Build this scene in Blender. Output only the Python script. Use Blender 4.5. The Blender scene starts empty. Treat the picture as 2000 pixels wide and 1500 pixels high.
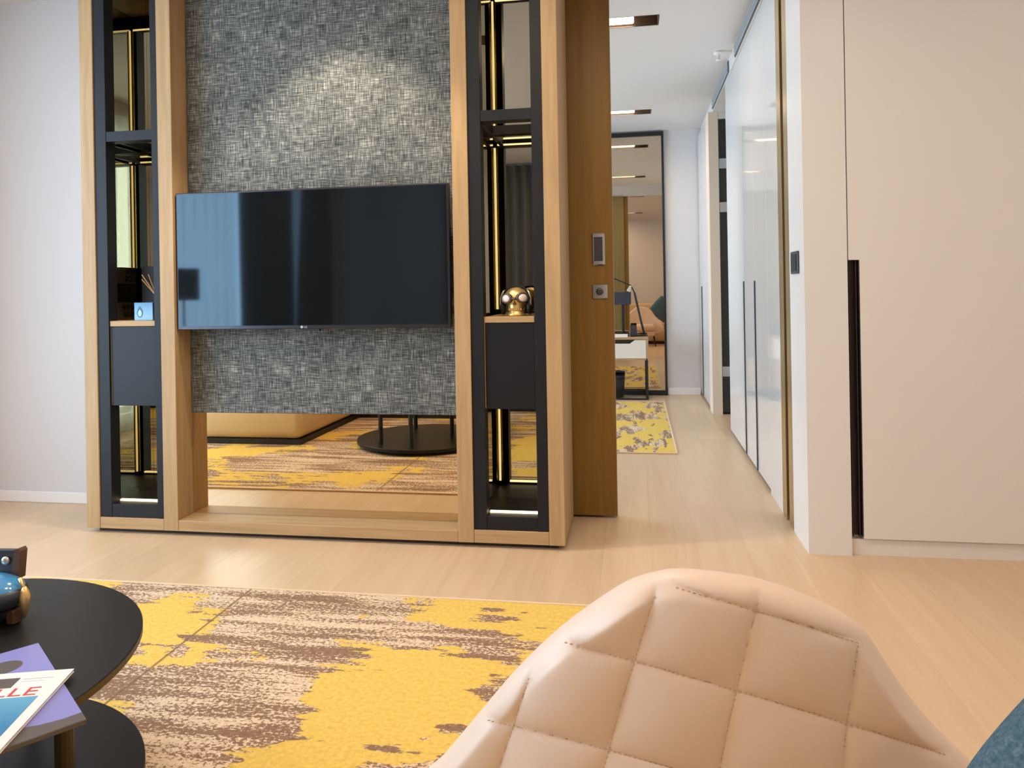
import bpy, bmesh, math, random
from math import sin, cos, pi, radians, sqrt
from mathutils import Vector, Matrix

random.seed(7)
SC = bpy.context.scene
COL = SC.collection

# ------------------------------------------------------------------ camera
cd = bpy.data.cameras.new('camera')
cam = bpy.data.objects.new('camera', cd)
COL.objects.link(cam)
cd.sensor_fit = 'HORIZONTAL'
cd.sensor_width = 36.0
cd.lens = 36.0 * 1463.8 / 2000.0
cd.shift_y = -(750.0 - 565.6) / 2000.0
cd.clip_start = 0.02
YAW, ROLL = radians(9.394), radians(-0.985)
F = Vector((-sin(YAW), cos(YAW), 0))
R0 = Vector((cos(YAW), sin(YAW), 0))
U0 = Vector((0, 0, 1))
RR = R0 * cos(ROLL) + U0 * sin(ROLL)
UU = U0 * cos(ROLL) - R0 * sin(ROLL)
m = Matrix.Identity(4)
for i in range(3):
    m[i][0], m[i][1], m[i][2] = RR[i], UU[i], -F[i]
m[0][3], m[1][3], m[2][3] = 0, 0, 1.13
cam.matrix_world = m
SC.camera = cam

# ------------------------------------------------------------------ world, lights, exposure
w = bpy.data.worlds.new('daylight_sky')
SC.world = w
w.use_nodes = True
bgn = w.node_tree.nodes['Background']
bgn.inputs[0].default_value = (0.62, 0.80, 1.0, 1)
bgn.inputs[1].default_value = 4.0

def area(name, loc, aim, sx, sy, power, col, spread=180, shape='RECTANGLE'):
    l = bpy.data.lights.new(name, 'AREA')
    l.shape = shape
    l.size = sx
    l.size_y = sy
    l.energy = power
    l.color = col
    l.spread = radians(spread)
    o = bpy.data.objects.new(name, l)
    COL.objects.link(o)
    o.location = loc
    d = Vector(aim) - Vector(loc)
    o.rotation_euler = d.to_track_quat('-Z', 'Y').to_euler()
    return o

DAY = (0.60, 0.79, 1.0)
WARM = (1.0, 0.78, 0.55)
area('daylight_living_window', (-4.15, 0.7, 1.35), (0, 0.7, 1.2), 4.4, 2.5, 620, DAY)
area('daylight_bedroom_window', (-4.15, 5.9, 1.35), (0, 5.9, 1.2), 3.0, 2.4, 600, DAY)
# ceiling down-lights of the living room (all behind or above the frame)
for (x, y, p) in [(-2.4, 1.9, 24), (-0.6, 1.9, 28), (1.3, 1.7, 17), (2.2, 1.7, 11), (-2.4, -0.6, 26), (1.3, -0.8, 30), (-0.5, -1.8, 30)]:
    area('ceiling_downlight', (x, y, 2.766), (x, y, 0), 0.16, 0.16, p, WARM, shape='DISK')
for y in (7.12, 4.69, 2.27, -0.8):
    area('slot_lamp_light', (-0.192, y, 2.780), (-0.192, y, 0), 0.40, 0.15, 20, WARM, 160)
sl = bpy.data.lights.new('panel_spot_light', 'SPOT')
sl.energy = 170
sl.color = (1.0, 0.84, 0.64)
sl.spot_size = radians(88)
sl.spot_blend = 0.35
sl.shadow_soft_size = 0.03
so = bpy.data.objects.new('panel_spot_light', sl)
COL.objects.link(so)
so.location = (-1.32, 2.90, 2.74)

SC.view_settings.view_transform = 'Standard'
SC.view_settings.look = 'None'
SC.view_settings.exposure = -1.05
SC.view_settings.gamma = 1.0
SC.view_settings.use_curve_mapping = False
SC.cycles.max_bounces = 14
SC.cycles.diffuse_bounces = 6
SC.cycles.glossy_bounces = 10
SC.cycles.transmission_bounces = 8
SC.cycles.transparent_max_bounces = 12
SC.cycles.sample_clamp_indirect = 6.0
SC.cycles.caustics_reflective = False
SC.cycles.caustics_refractive = False
SC.cycles.use_denoising = True

# ------------------------------------------------------------------ materials
def mat(name, col, rough=0.5, metal=0.0, spec=0.5, **kw):
    M = bpy.data.materials.new(name)
    M.use_nodes = True
    b = M.node_tree.nodes['Principled BSDF']
    b.inputs['Base Color'].default_value = (*col, 1)
    b.inputs['Roughness'].default_value = rough
    b.inputs['Metallic'].default_value = metal
    b.inputs['Specular IOR Level'].default_value = spec
    for k, v in kw.items():
        k = k.replace('_', ' ')
        b.inputs[k].default_value = v
    return M

def N(M, t, **kw):
    n = M.node_tree.nodes.new(t)
    for k, v in kw.items():
        setattr(n, k, v)
    return n

def L(M, a, b):
    M.node_tree.links.new(a, b)

def coords(M, scale, rot=(0, 0, 0), loc=(0, 0, 0), rand=False):
    tc = N(M, 'ShaderNodeTexCoord')
    mp = N(M, 'ShaderNodeMapping')
    mp.inputs['Scale'].default_value = scale
    mp.inputs['Rotation'].default_value = rot
    mp.inputs['Location'].default_value = loc
    src = tc.outputs['Object']
    if rand:
        oi = N(M, 'ShaderNodeObjectInfo')
        ml = N(M, 'ShaderNodeMath', operation='MULTIPLY')
        ml.inputs[1].default_value = 37.0
        L(M, oi.outputs['Random'], ml.inputs[0])
        ad = N(M, 'ShaderNodeVectorMath', operation='ADD')
        L(M, src, ad.inputs[0])
        L(M, ml.outputs[0], ad.inputs[1])
        src = ad.outputs[0]
    L(M, src, mp.inputs[0])
    return mp.outputs[0]

def noise(M, vec, scale=1.0, detail=4.0, rough=0.55, dist=0.0):
    n = N(M, 'ShaderNodeTexNoise')
    n.inputs['Scale'].default_value = scale
    n.inputs['Detail'].default_value = detail
    n.inputs['Roughness'].default_value = rough
    n.inputs['Distortion'].default_value = dist
    L(M, vec, n.inputs['Vector'])
    return n.outputs['Fac']

def ramp(M, fac, stops, interp='LINEAR'):
    r = N(M, 'ShaderNodeValToRGB')
    cr = r.color_ramp
    cr.interpolation = interp
    while len(cr.elements) < len(stops):
        cr.elements.new(0.5)
    for e, (p, c) in zip(cr.elements, stops):
        e.position = p
        e.color = (*c, 1) if len(c) == 3 else c
    L(M, fac, r.inputs[0])
    return r.outputs[0]

def math2(M, op, a, b=None):
    n = N(M, 'ShaderNodeMath', operation=op)
    for i, v in enumerate((a, b)):
        if v is None:
            continue
        if isinstance(v, (int, float)):
            n.inputs[i].default_value = v
        else:
            L(M, v, n.inputs[i])
    return n.outputs[0]

def mix(M, fac, a, b, mode='MIX'):
    n = N(M, 'ShaderNodeMix', data_type='RGBA', blend_type=mode)
    for i, v in ((0, fac), (6, a), (7, b)):
        if isinstance(v, (int, float)):
            n.inputs[i].default_value = v
        elif isinstance(v, tuple):
            n.inputs[i].default_value = (*v, 1)
        else:
            L(M, v, n.inputs[i])
    return n.outputs[2]

def base(M, out):
    L(M, out, M.node_tree.nodes['Principled BSDF'].inputs['Base Color'])

def bump(M, h, strength=0.2, dist=0.002):
    b = N(M, 'ShaderNodeBump')
    b.inputs['Strength'].default_value = strength
    b.inputs['Distance'].default_value = dist
    L(M, h, b.inputs['Height'])
    L(M, b.outputs[0], M.node_tree.nodes['Principled BSDF'].inputs['Normal'])

def oak(name, scale, dark, light, rough=0.5, rand=True):
    M = mat(name, light, rough, spec=0.35)
    v = coords(M, scale, rand=rand)
    a = noise(M, v, 1.0, 6, 0.6, 0.6)
    mid = tuple((p + q) / 2 for p, q in zip(dark, light))
    base(M, ramp(M, a, [(0.28, dark), (0.5, mid), (0.72, light)]))
    bump(M, a, 0.15, 0.001)
    return M

OAK_D, OAK_L = (0.37, 0.235, 0.108), (0.50, 0.335, 0.170)
M_oak_v = oak('oak_upright_grain', (38, 38, 2.2), OAK_D, OAK_L)
M_oak_h = oak('oak_lengthwise_grain', (2.2, 38, 38), OAK_D, OAK_L)
M_door = oak('shaded_oak_door', (30, 30, 1.6), (0.185, 0.100, 0.020), (0.235, 0.132, 0.030), 0.45)  # oak darkened in its colour to stand for the weak light on the door
M_olive = oak('olive_veneer', (26, 26, 1.6), (0.20, 0.15, 0.06), (0.26, 0.20, 0.085), 0.45)

# floor planks: pale oak, each plank its own tone
M_floor = mat('pale_oak_plank', (0.6, 0.45, 0.3), 0.32, spec=0.4)
v = coords(M_floor, (26, 1.3, 26), rand=True)
g = noise(M_floor, v, 1.0, 6, 0.6, 0.8)
c1 = ramp(M_floor, g, [(0.25, (0.60, 0.42, 0.262)), (0.55, (0.645, 0.47, 0.302)), (0.8, (0.68, 0.51, 0.338))])
oi = N(M_floor, 'ShaderNodeObjectInfo')
tone = ramp(M_floor, oi.outputs['Random'], [(0.0, (0.955, 0.95, 0.94)), (0.5, (1, 1, 1)), (1.0, (1.03, 1.02, 1.0))])
base(M_floor, mix(M_floor, 1.0, c1, tone, 'MULTIPLY'))
bump(M_floor, g, 0.06, 0.001)
M_joint = mat('plank_joint', (0.44, 0.31, 0.19), 0.8)

def paint(name, col, rough=0.6):
    M = mat(name, col, rough, spec=0.3)
    v = coords(M, (60, 60, 60))
    bump(M, noise(M, v, 1.0, 3), 0.05, 0.0006)
    return M

M_wall = paint('white_wall_paint', (0.66, 0.635, 0.635))
M_ceil = paint('ceiling_paint', (0.72, 0.685, 0.67), 0.8)
M_trim = paint('white_trim_paint', (0.84, 0.81, 0.79), 0.45)
M_pier = paint('pier_lacquer', (0.72, 0.695, 0.665), 0.35)
M_wardrobe = paint('cream_wardrobe_lacquer', (0.715, 0.685, 0.64), 0.4)
M_gloss = mat('gloss_white_lacquer', (0.83, 0.84, 0.85), 0.06, spec=0.5, Coat_Weight=0.4, Coat_Roughness=0.03)
M_brass = mat('brushed_brass', (0.52, 0.40, 0.22), 0.32, 1.0)
M_goldrod = mat('polished_gold_profile', (0.85, 0.62, 0.16), 0.2, 1.0)
M_steel_black = mat('black_powder_steel', (0.010, 0.011, 0.014), 0.5, spec=0.28)
M_cab = mat('black_lacquer_cabinet', (0.009, 0.010, 0.013), 0.45, spec=0.28)
M_black = mat('matt_black', (0.008, 0.008, 0.009), 0.55)
M_dark = mat('dark_recess', (0.03, 0.018, 0.010), 0.6)
M_handle = mat('dark_bronze_handle', (0.028, 0.018, 0.018), 0.35, 0.4)
M_grey_metal = mat('grey_handle_metal', (0.07, 0.075, 0.09), 0.35, 0.7)
M_chrome = mat('chrome', (0.78, 0.78, 0.80), 0.12, 1.0)
M_mirror = mat('bronze_mirror', (0.80, 0.66, 0.46), 0.01, 1.0)
M_smoke = mat('smoked_mirror', (0.54, 0.51, 0.41), 0.01, 1.0)
M_endmirror = mat('smoked_bronze_mirror', (0.62, 0.52, 0.40), 0.015, 1.0)
M_glass_dark = mat('smoked_door_glass', (0.03, 0.035, 0.035), 0.08, spec=0.6)
M_screen = mat('tv_glass', (0.006, 0.007, 0.008), 0.05, spec=0.62, Specular_Tint=(0.60, 0.84, 1.0, 1))
M_bezel = mat('tv_bezel', (0.05, 0.05, 0.06), 0.25, 0.7)
M_vent = mat('grey_vent', (0.30, 0.33, 0.35), 0.5)
M_vent_dark = mat('vent_shadow_gap', (0.12, 0.13, 0.14), 0.7)

def emit(name, col, s):
    M = mat(name, col, 0.5)
    b = M.node_tree.nodes['Principled BSDF']
    b.inputs['Emission Color'].default_value = (*col, 1)
    b.inputs['Emission Strength'].default_value = s
    return M

M_led = emit('warm_led', (1.0, 0.82, 0.46), 5.0)
M_lamp = emit('slot_lamp_glow', (1.0, 0.86, 0.68), 6.0)

# woven wall fabric
M_fab = mat('woven_grey_fabric', (0.3, 0.3, 0.3), 0.9, spec=0.15)
va = noise(M_fab, coords(M_fab, (260, 1, 15)), 1.0, 3, 0.6)
vb = noise(M_fab, coords(M_fab, (15, 1, 260), loc=(3, 0, 5)), 1.0, 3, 0.6)
vc = noise(M_fab, coords(M_fab, (8, 1, 8)), 1.0, 3, 0.5)
vd = noise(M_fab, coords(M_fab, (420, 1, 420)), 1.0, 2, 0.5)
s1 = math2(M_fab, 'MAXIMUM', va, vb)
s2 = math2(M_fab, 'MINIMUM', va, vb)
s3 = math2(M_fab, 'ADD', math2(M_fab, 'MULTIPLY', s1, 0.62), math2(M_fab, 'MULTIPLY', s2, 0.62))
s4 = math2(M_fab, 'ADD', s3, math2(M_fab, 'MULTIPLY', math2(M_fab, 'SUBTRACT', vd, 0.5), 0.25))
s5 = math2(M_fab, 'ADD', s4, math2(M_fab, 'MULTIPLY', math2(M_fab, 'SUBTRACT', vc, 0.5), 0.15))
base(M_fab, ramp(M_fab, s5, [(0.47, (0.032, 0.036, 0.038)), (0.585, (0.095, 0.104, 0.103)), (0.68, (0.185, 0.195, 0.185)), (0.80, (0.46, 0.46, 0.42))]))
bump(M_fab, s5, 0.5, 0.002)

# distressed yellow / brown / cream rug
def rug_mat(name, seed, flip=False, seams=()):
    M = mat(name, (0.6, 0.4, 0.1), 0.95, spec=0.1)
    ox = seed * 3.1
    if not flip:
        sb, ss_, sk = (1.55, 2.3, 1), (1.7, 17, 1), (75, 120, 1)
    else:
        sb, ss_, sk = (5.5, 2.6, 1), (17, 3.5, 1), (70, 50, 1)
    big = noise(M, coords(M, sb, loc=(ox, 1.7, 0)), 1.0, 9, 0.6, 0.4)
    str_ = noise(M, coords(M, ss_, loc=(ox, 0.3, 0)), 1.0, 7, 0.62, 0.3)
    spk = noise(M, coords(M, sk), 1.0, 3, 0.7)
    tc = N(M, 'ShaderNodeTexCoord')
    sp = N(M, 'ShaderNodeSeparateXYZ')
    L(M, tc.outputs['Object'], sp.inputs[0])
    f = math2(M, 'ADD', big, math2(M, 'MULTIPLY', math2(M, 'SUBTRACT', str_, 0.5), 0.32))
    f = math2(M, 'ADD', f, math2(M, 'MULTIPLY', math2(M, 'SUBTRACT', spk, 0.5), 0.03))
    if not flip:   # worn columns between the woven seams
        bias = ramp(M, math2(M, 'MULTIPLY', math2(M, 'ADD', sp.outputs[0], 1.64), 0.3),
                    [(0.0, (0.47,) * 3), (0.54, (0.44,) * 3), (0.60, (0.39,) * 3), (0.70, (0.42,) * 3), (0.78, (0.535,) * 3), (1.0, (0.545,) * 3)])
        f = math2(M, 'ADD', f, math2(M, 'SUBTRACT', bias, 0.5))
    yel = ramp(M, f, [(0.487, (0,) * 3), (0.497, (1,) * 3)])
    crm = math2(M, 'ADD', math2(M, 'MULTIPLY', str_, 0.62), math2(M, 'MULTIPLY', spk, 0.62))
    crm = ramp(M, crm, [(0.61, (0,) * 3), (0.64, (1,) * 3)])
    tone = noise(M, coords(M, (70, 70, 1)), 1.0, 3, 0.6)
    ycol = ramp(M, tone, [(0.3, (0.64, 0.425, 0.085)), (0.7, (0.79, 0.56, 0.155))])
    bcol = ramp(M, tone, [(0.3, (0.215, 0.125, 0.078)), (0.7, (0.30, 0.185, 0.120))])
    ccol = ramp(M, tone, [(0.3, (0.62, 0.46, 0.31)), (0.7, (0.78, 0.62, 0.46))])
    c = mix(M, crm, bcol, ccol)
    c = mix(M, yel, c, ycol)
    for s in seams:
        d = math2(M, 'ABSOLUTE', math2(M, 'SUBTRACT', sp.outputs[0], s))
        line = ramp(M, math2(M, 'MULTIPLY', d, 20.0), [(0.0, (0.85,) * 3), (0.07, (0.8,) * 3), (0.11, (0,) * 3)])
        c = mix(M, line, c, (0.20, 0.12, 0.07))
    base(M, c)
    bump(M, math2(M, 'ADD', spk, math2(M, 'MULTIPLY', yel, 0.4)), 0.35, 0.003)
    return M

M_rug = rug_mat('distressed_rug_weave', 1.0, False, (0.30,))
M_rug2 = rug_mat('bedroom_rug_weave', 2.3, True)
M_rug_edge = mat('rug_binding', (0.74, 0.56, 0.38), 0.9)

M_sofa = mat('beige_sofa_fabric', (0.60, 0.44, 0.25), 0.85, spec=0.2)
bump(M_sofa, noise(M_sofa, coords(M_sofa, (300, 300, 300)), 1.0, 2), 0.2, 0.001)
M_chair = mat('pale_blush_leather', (0.79, 0.63, 0.52), 0.42, spec=0.4)
bump(M_chair, noise(M_chair, coords(M_chair, (260, 260, 260)), 1.0, 3), 0.08, 0.0006)
M_stitch = mat('stitch_thread', (0.62, 0.46, 0.35), 0.7)
M_teal = mat('teal_wool_weave', (0.07, 0.13, 0.17), 0.95, spec=0.1)
tn = noise(M_teal, coords(M_teal, (190, 190, 190)), 1.0, 4, 0.7)
base(M_teal, ramp(M_teal, tn, [(0.3, (0.040, 0.085, 0.115)), (0.55, (0.085, 0.15, 0.19)), (0.75, (0.17, 0.24, 0.28))]))
bump(M_teal, tn, 0.7, 0.004)
M_table = mat('black_table_lacquer', (0.011, 0.010, 0.010), 0.38, spec=0.28)
M_table_edge = mat('bronze_table_edge', (0.075, 0.052, 0.022), 0.4, 0.5)
M_sheer = bpy.data.materials.new('sheer_curtain_voile')
M_sheer.use_nodes = True
nt = M_sheer.node_tree
nt.nodes.remove(nt.nodes['Principled BSDF'])
tr = nt.nodes.new('ShaderNodeBsdfTranslucent')
tr.inputs[0].default_value = (0.85, 0.88, 0.88, 1)
df = nt.nodes.new('ShaderNodeBsdfDiffuse')
df.inputs[0].default_value = (0.8, 0.82, 0.82, 1)
tp = nt.nodes.new('ShaderNodeBsdfTransparent')
mx1 = nt.nodes.new('ShaderNodeMixShader')
mx1.inputs[0].default_value = 0.3
mx2 = nt.nodes.new('ShaderNodeMixShader')
mx2.inputs[0].default_value = 0.42
L(M_sheer, tr.outputs[0], mx1.inputs[1])
L(M_sheer, df.outputs[0], mx1.inputs[2])
L(M_sheer, mx1.outputs[0], mx2.inputs[1])
L(M_sheer, tp.outputs[0], mx2.inputs[2])
L(M_sheer, mx2.outputs[0], nt.nodes['Material Output'].inputs[0])
M_drape = mat('grey_drape_cloth', (0.09, 0.09, 0.092), 0.9)
M_gold = mat('gold_skull_metal', (0.88, 0.62, 0.24), 0.34, 0.72)
M_lens = mat('pink_white_lens', (0.80, 0.68, 0.66), 0.12, spec=0.6)
M_lens_rim = mat('dark_goggle_rim', (0.10, 0.075, 0.06), 0.35, 0.5)
M_silver = mat('silver_arm', (0.62, 0.60, 0.52), 0.3, 0.9)
M_blue_box = mat('blue_box_card', (0.12, 0.30, 0.50), 0.45)
bz = coords(M_blue_box, (1, 1, 1))
sz = N(M_blue_box, 'ShaderNodeSeparateXYZ')
L(M_blue_box, bz, sz.inputs[0])
base(M_blue_box, ramp(M_blue_box, math2(M_blue_box, 'MULTIPLY', sz.outputs[2], 12.0), [(0.0, (0.30, 0.52, 0.68)), (1.0, (0.09, 0.25, 0.45))]))
M_drop_d = mat('drop_print_dark', (0.03, 0.13, 0.26), 0.5)
M_drop_l = mat('drop_print_light', (0.42, 0.64, 0.72), 0.5)
M_reed = mat('reed_wood', (0.66, 0.38, 0.13), 0.7)
M_glass = mat('clear_glass', (0.8, 0.85, 0.9), 0.03, Transmission_Weight=1.0)
M_taupe = mat('taupe_cover', (0.80, 0.68, 0.52), 0.6)
M_ink = mat('black_ink', (0.012, 0.010, 0.010), 0.6)
M_cover_pic = mat('dark_picture_cover', (0.02, 0.015, 0.016), 0.45)
pn = noise(M_cover_pic, coords(M_cover_pic, (18, 18, 18)), 1.0, 3, 0.6)
base(M_cover_pic, ramp(M_cover_pic, pn, [(0.5, (0.015, 0.011, 0.012)), (0.62, (0.07, 0.045, 0.05)), (0.7, (0.30, 0.26, 0.25))]))
M_page = mat('paper', (0.80, 0.77, 0.72), 0.6)
M_violet = mat('violet_cover', (0.235, 0.235, 0.56), 0.3, spec=0.5)
M_greybrown = mat('grey_brown_cover', (0.10, 0.085, 0.075), 0.35)
M_white_cover = mat('white_cover', (0.82, 0.76, 0.74), 0.35)
M_red = mat('red_ink', (0.55, 0.05, 0.06), 0.5)
M_grey_ink = mat('grey_ink', (0.40, 0.38, 0.42), 0.5)
M_sea = mat('sea_print', (0.1, 0.4, 0.6), 0.35)
st = N(M_sea, 'ShaderNodeTexCoord')
ss = N(M_sea, 'ShaderNodeSeparateXYZ')
L(M_sea, st.outputs['Object'], ss.inputs[0])
base(M_sea, ramp(M_sea, math2(M_sea, 'MULTIPLY', math2(M_sea, 'ADD', ss.outputs[1], 0.19), 5.3), [(0.0, (0.03, 0.20, 0.42)), (0.6, (0.13, 0.40, 0.58)), (0.92, (0.40, 0.62, 0.70)), (1.0, (0.75, 0.78, 0.80))]))
M_leather = mat('brown_leather', (0.10, 0.045, 0.025), 0.45)
M_tank = mat('glossy_blue_enamel', (0.06, 0.28, 0.56), 0.12, spec=0.7, Coat_Weight=0.6)
M_navy = mat('dark_slate_plate', (0.03, 0.035, 0.05), 0.4)
M_goldcone = mat('satin_gold', (0.86, 0.60, 0.26), 0.35, 0.85)
M_desk_wood = oak('desk_oak', (3, 30, 30), (0.36, 0.22, 0.12), (0.50, 0.33, 0.18))
M_drawer = mat('white_drawer_front', (0.72, 0.68, 0.62), 0.4)

# ------------------------------------------------------------------ mesh helpers
def bm_new():
    return bmesh.new()

def box(bm, x0, x1, y0, y1, z0, z1, bev=0.0, seg=1):
    vs = [bm.verts.new(p) for p in ((x0, y0, z0), (x1, y0, z0), (x1, y1, z0), (x0, y1, z0), (x0, y0, z1), (x1, y0, z1), (x1, y1, z1), (x0, y1, z1))]
    fs = [bm.faces.new([vs[i] for i in q]) for q in ((3, 2, 1, 0), (4, 5, 6, 7), (0, 1, 5, 4), (1, 2, 6, 5), (2, 3, 7, 6), (3, 0, 4, 7))]
    if bev > 0:
        es = list({e for f in fs for e in f.edges})
        bmesh.ops.bevel(bm, geom=es, offset=bev, segments=seg, affect='EDGES', profile=0.5)
    return vs

def prism(bm, pts, axis, a0, a1):
    """extrude a polygon; pts are the two other coordinates in xyz order"""
    def P(p, a):
        if axis == 'y':
            return (p[0], a, p[1])
        if axis == 'x':
            return (a, p[0], p[1])
        return (p[0], p[1], a)
    A = [bm.verts.new(P(p, a0)) for p in pts]
    B = [bm.verts.new(P(p, a1)) for p in pts]
    n = len(pts)
    bm.faces.new(A)
    bm.faces.new(B[::-1])
    for i in range(n):
        bm.faces.new((A[i], B[i], B[(i + 1) % n], A[(i + 1) % n]))

def tube(bm, pts, r, n=10, caps=True):
    pts = [Vector(p) for p in pts]
    rs = r if isinstance(r, (list, tuple)) else [r] * len(pts)
    rings = []
    ref = Vector((0.123, 0.456, 0.881)).normalized()
    for i, p in enumerate(pts):
        d = (pts[min(i + 1, len(pts) - 1)] - pts[max(i - 1, 0)]).normalized()
        u = d.cross(ref)
        if u.length < 1e-3:
            u = d.cross(Vector((1, 0, 0)))
        u.normalize()
        v = d.cross(u)
        rings.append([bm.verts.new(p + (u * cos(2 * pi * k / n) + v * sin(2 * pi * k / n)) * rs[i]) for k in range(n)])
    for a, b in zip(rings, rings[1:]):
        for k in range(n):
            bm.faces.new((a[k], a[(k + 1) % n], b[(k + 1) % n], b[k]))
    if caps:
        bm.faces.new(rings[0][::-1])
        bm.faces.new(rings[-1])

def lathe(bm, prof, c, n=32, axis='z', sx=1.0, sy=1.0):
    rings = []
    for r, h in prof:
        ring = []
        for k in range(n):
            a = 2 * pi * k / n
            p = (r * cos(a) * sx, r * sin(a) * sy, h)
            if axis == 'y':
                p = (p[0], h, p[1])
            elif axis == 'x':
                p = (h, p[0], p[1])
            ring.append(bm.verts.new((c[0] + p[0], c[1] + p[1], c[2] + p[2])))
        rings.append(ring)
    for a, b in zip(rings, rings[1:]):
        for k in range(n):
            bm.faces.new((a[k], a[(k + 1) % n], b[(k + 1) % n], b[k]))
    bm.faces.new(rings[0][::-1])
    bm.faces.new(rings[-1])

def obj(name, bm, M, parent=None, smooth=False, rel=None, loc=None):
    """one mesh object; vertices are given in world coordinates (minus rel, the root's place)"""
    off = Vector(rel) if rel is not None else None
    if off is None and parent is not None:
        p = parent
        off = Vector((0, 0, 0))
        while p is not None:
            off += p.location
            p = p.parent
    if off is not None:
        bmesh.ops.translate(bm, verts=bm.verts, vec=-off)
    bmesh.ops.recalc_face_normals(bm, faces=bm.faces)
    me = bpy.data.meshes.new(name)
    bm.to_mesh(me)
    bm.free()
    me.materials.append(M)
    if smooth:
        for p in me.polygons:
            p.use_smooth = True
    o = bpy.data.objects.new(name, me)
    COL.objects.link(o)
    if parent is not None:
        o.parent = parent
    elif rel is not None:
        o.location = rel
    return o

def tag(o, label=None, cat=None, group=None, kind=None):
    if label:
        o['label'] = label
    if cat:
        o['category'] = cat
    if group:
        o['group'] = group
    if kind:
        o['kind'] = kind
    return o

def thing(name, loc, label, cat, group=None, kind=None):
    o = bpy.data.objects.new(name, None)
    COL.objects.link(o)
    o.location = loc
    o.empty_display_size = 0.1
    return tag(o, label, cat, group, kind)

def bx(name, M, parent, x0, x1, y0, y1, z0, z1, bev=0.0, seg=1, label=None):
    bm = bm_new()
    box(bm, x0, x1, y0, y1, z0, z1, bev, seg)
    o = obj(name, bm, M, parent)
    if label:
        o['label'] = label
    return o

def struct(name, M, boxes, label=None, bev=0.0):
    bm = bm_new()
    for b in boxes:
        box(bm, *b, bev)
    o = obj(name, bm, M)
    return tag(o, label, None, None, 'structure')

def text_mesh(name, c):
    tmp = bpy.data.objects.new('tmp', c)
    COL.objects.link(tmp)
    bpy.context.view_layer.update()
    me = bpy.data.meshes.new_from_object(tmp.evaluated_get(bpy.context.evaluated_depsgraph_get()))
    me.name = name
    bpy.data.objects.remove(tmp)
    bpy.data.curves.remove(c)
    o = bpy.data.objects.new(name, me)
    COL.objects.link(o)
    return o

def text(name, body, M, parent, size, rot, loc, depth=0.0004, align='LEFT', shear=0.0, scale=(1, 1, 1), offset=0.0):
    c = bpy.data.curves.new(name, 'FONT')
    c.body = body
    c.size = size
    c.extrude = depth
    c.align_x = align
    c.shear = shear
    c.offset = offset
    c.materials.append(M)
    o = text_mesh(name, c)
    o.parent = parent
    p = parent
    off = Vector((0, 0, 0))
    while p is not None:
        off += p.location
        p = p.parent
    o.location = Vector(loc) - off
    o.rotation_euler = rot
    o.scale = scale
    return o

H = 2.77
XL, XR, YB, YE = -3.70, 2.80, -2.60, 8.00

# ------------------------------------------------------------------ floor with planks
fl = struct('floor', M_joint, [(XL - 0.1, XR + 0.1, YB - 0.1, YE + 0.1, -0.08, -0.004)], 'pale oak plank floor running from the sitting area into the corridor')
plank_me = {}
PW = 0.2
ix = 0
x = -0.555 - PW * 16
while x < XR:
    x0, x1 = max(x, XL), min(x + PW, XR)
    y = YB - random.uniform(0.0, 1.9)
    while y < YE:
        ln = 2.1
        y0, y1 = max(y, YB), min(y + ln, YE)
        if y1 - y0 > 0.03 and x1 - x0 > 0.03:
            key = (round(x1 - x0, 3), round(y1 - y0, 3))
            if key not in plank_me:
                bm = bm_new()
                g_ = 0.0001
                box(bm, g_, key[0] - g_, g_, key[1] - g_, -0.004, 0.0, 0.0003)
                bmesh.ops.recalc_face_normals(bm, faces=bm.faces)
                me = bpy.data.meshes.new('plank')
                bm.to_mesh(me)
                bm.free()
                me.materials.append(M_floor)
                plank_me[key] = me
            o = bpy.data.objects.new('plank', plank_me[key])
            COL.objects.link(o)
            o.location = (x0, y0, 0)
            o.parent = fl
        y += ln
    x += PW

# ------------------------------------------------------------------ ceiling with lamp slots
SLOT_Y = [7.12, 4.69, 2.27, -0.8]
SX0, SX1, SD = -0.57, 0.168, 0.095
bm = bm_new()
ys = [YB - 0.1]
for sy in sorted(SLOT_Y):
    ys += [sy - SD, sy + SD]
ys.append(YE + 0.1)
for i in range(len(ys) - 1):
    if i % 2 == 0:
        box(bm, XL - 0.1, XR + 0.1, ys[i], ys[i + 1], H, H + 0.16)
    else:
        box(bm, XL - 0.1, SX0, ys[i], ys[i + 1], H, H + 0.16)
        box(bm, SX1, XR + 0.1, ys[i], ys[i + 1], H, H + 0.16)
        box(bm, SX0, SX1, ys[i], ys[i + 1], H + 0.13, H + 0.16)
tag(obj('ceiling', bm, M_ceil), 'smooth pale grey ceiling with recessed lamp slots', kind='structure')

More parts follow.
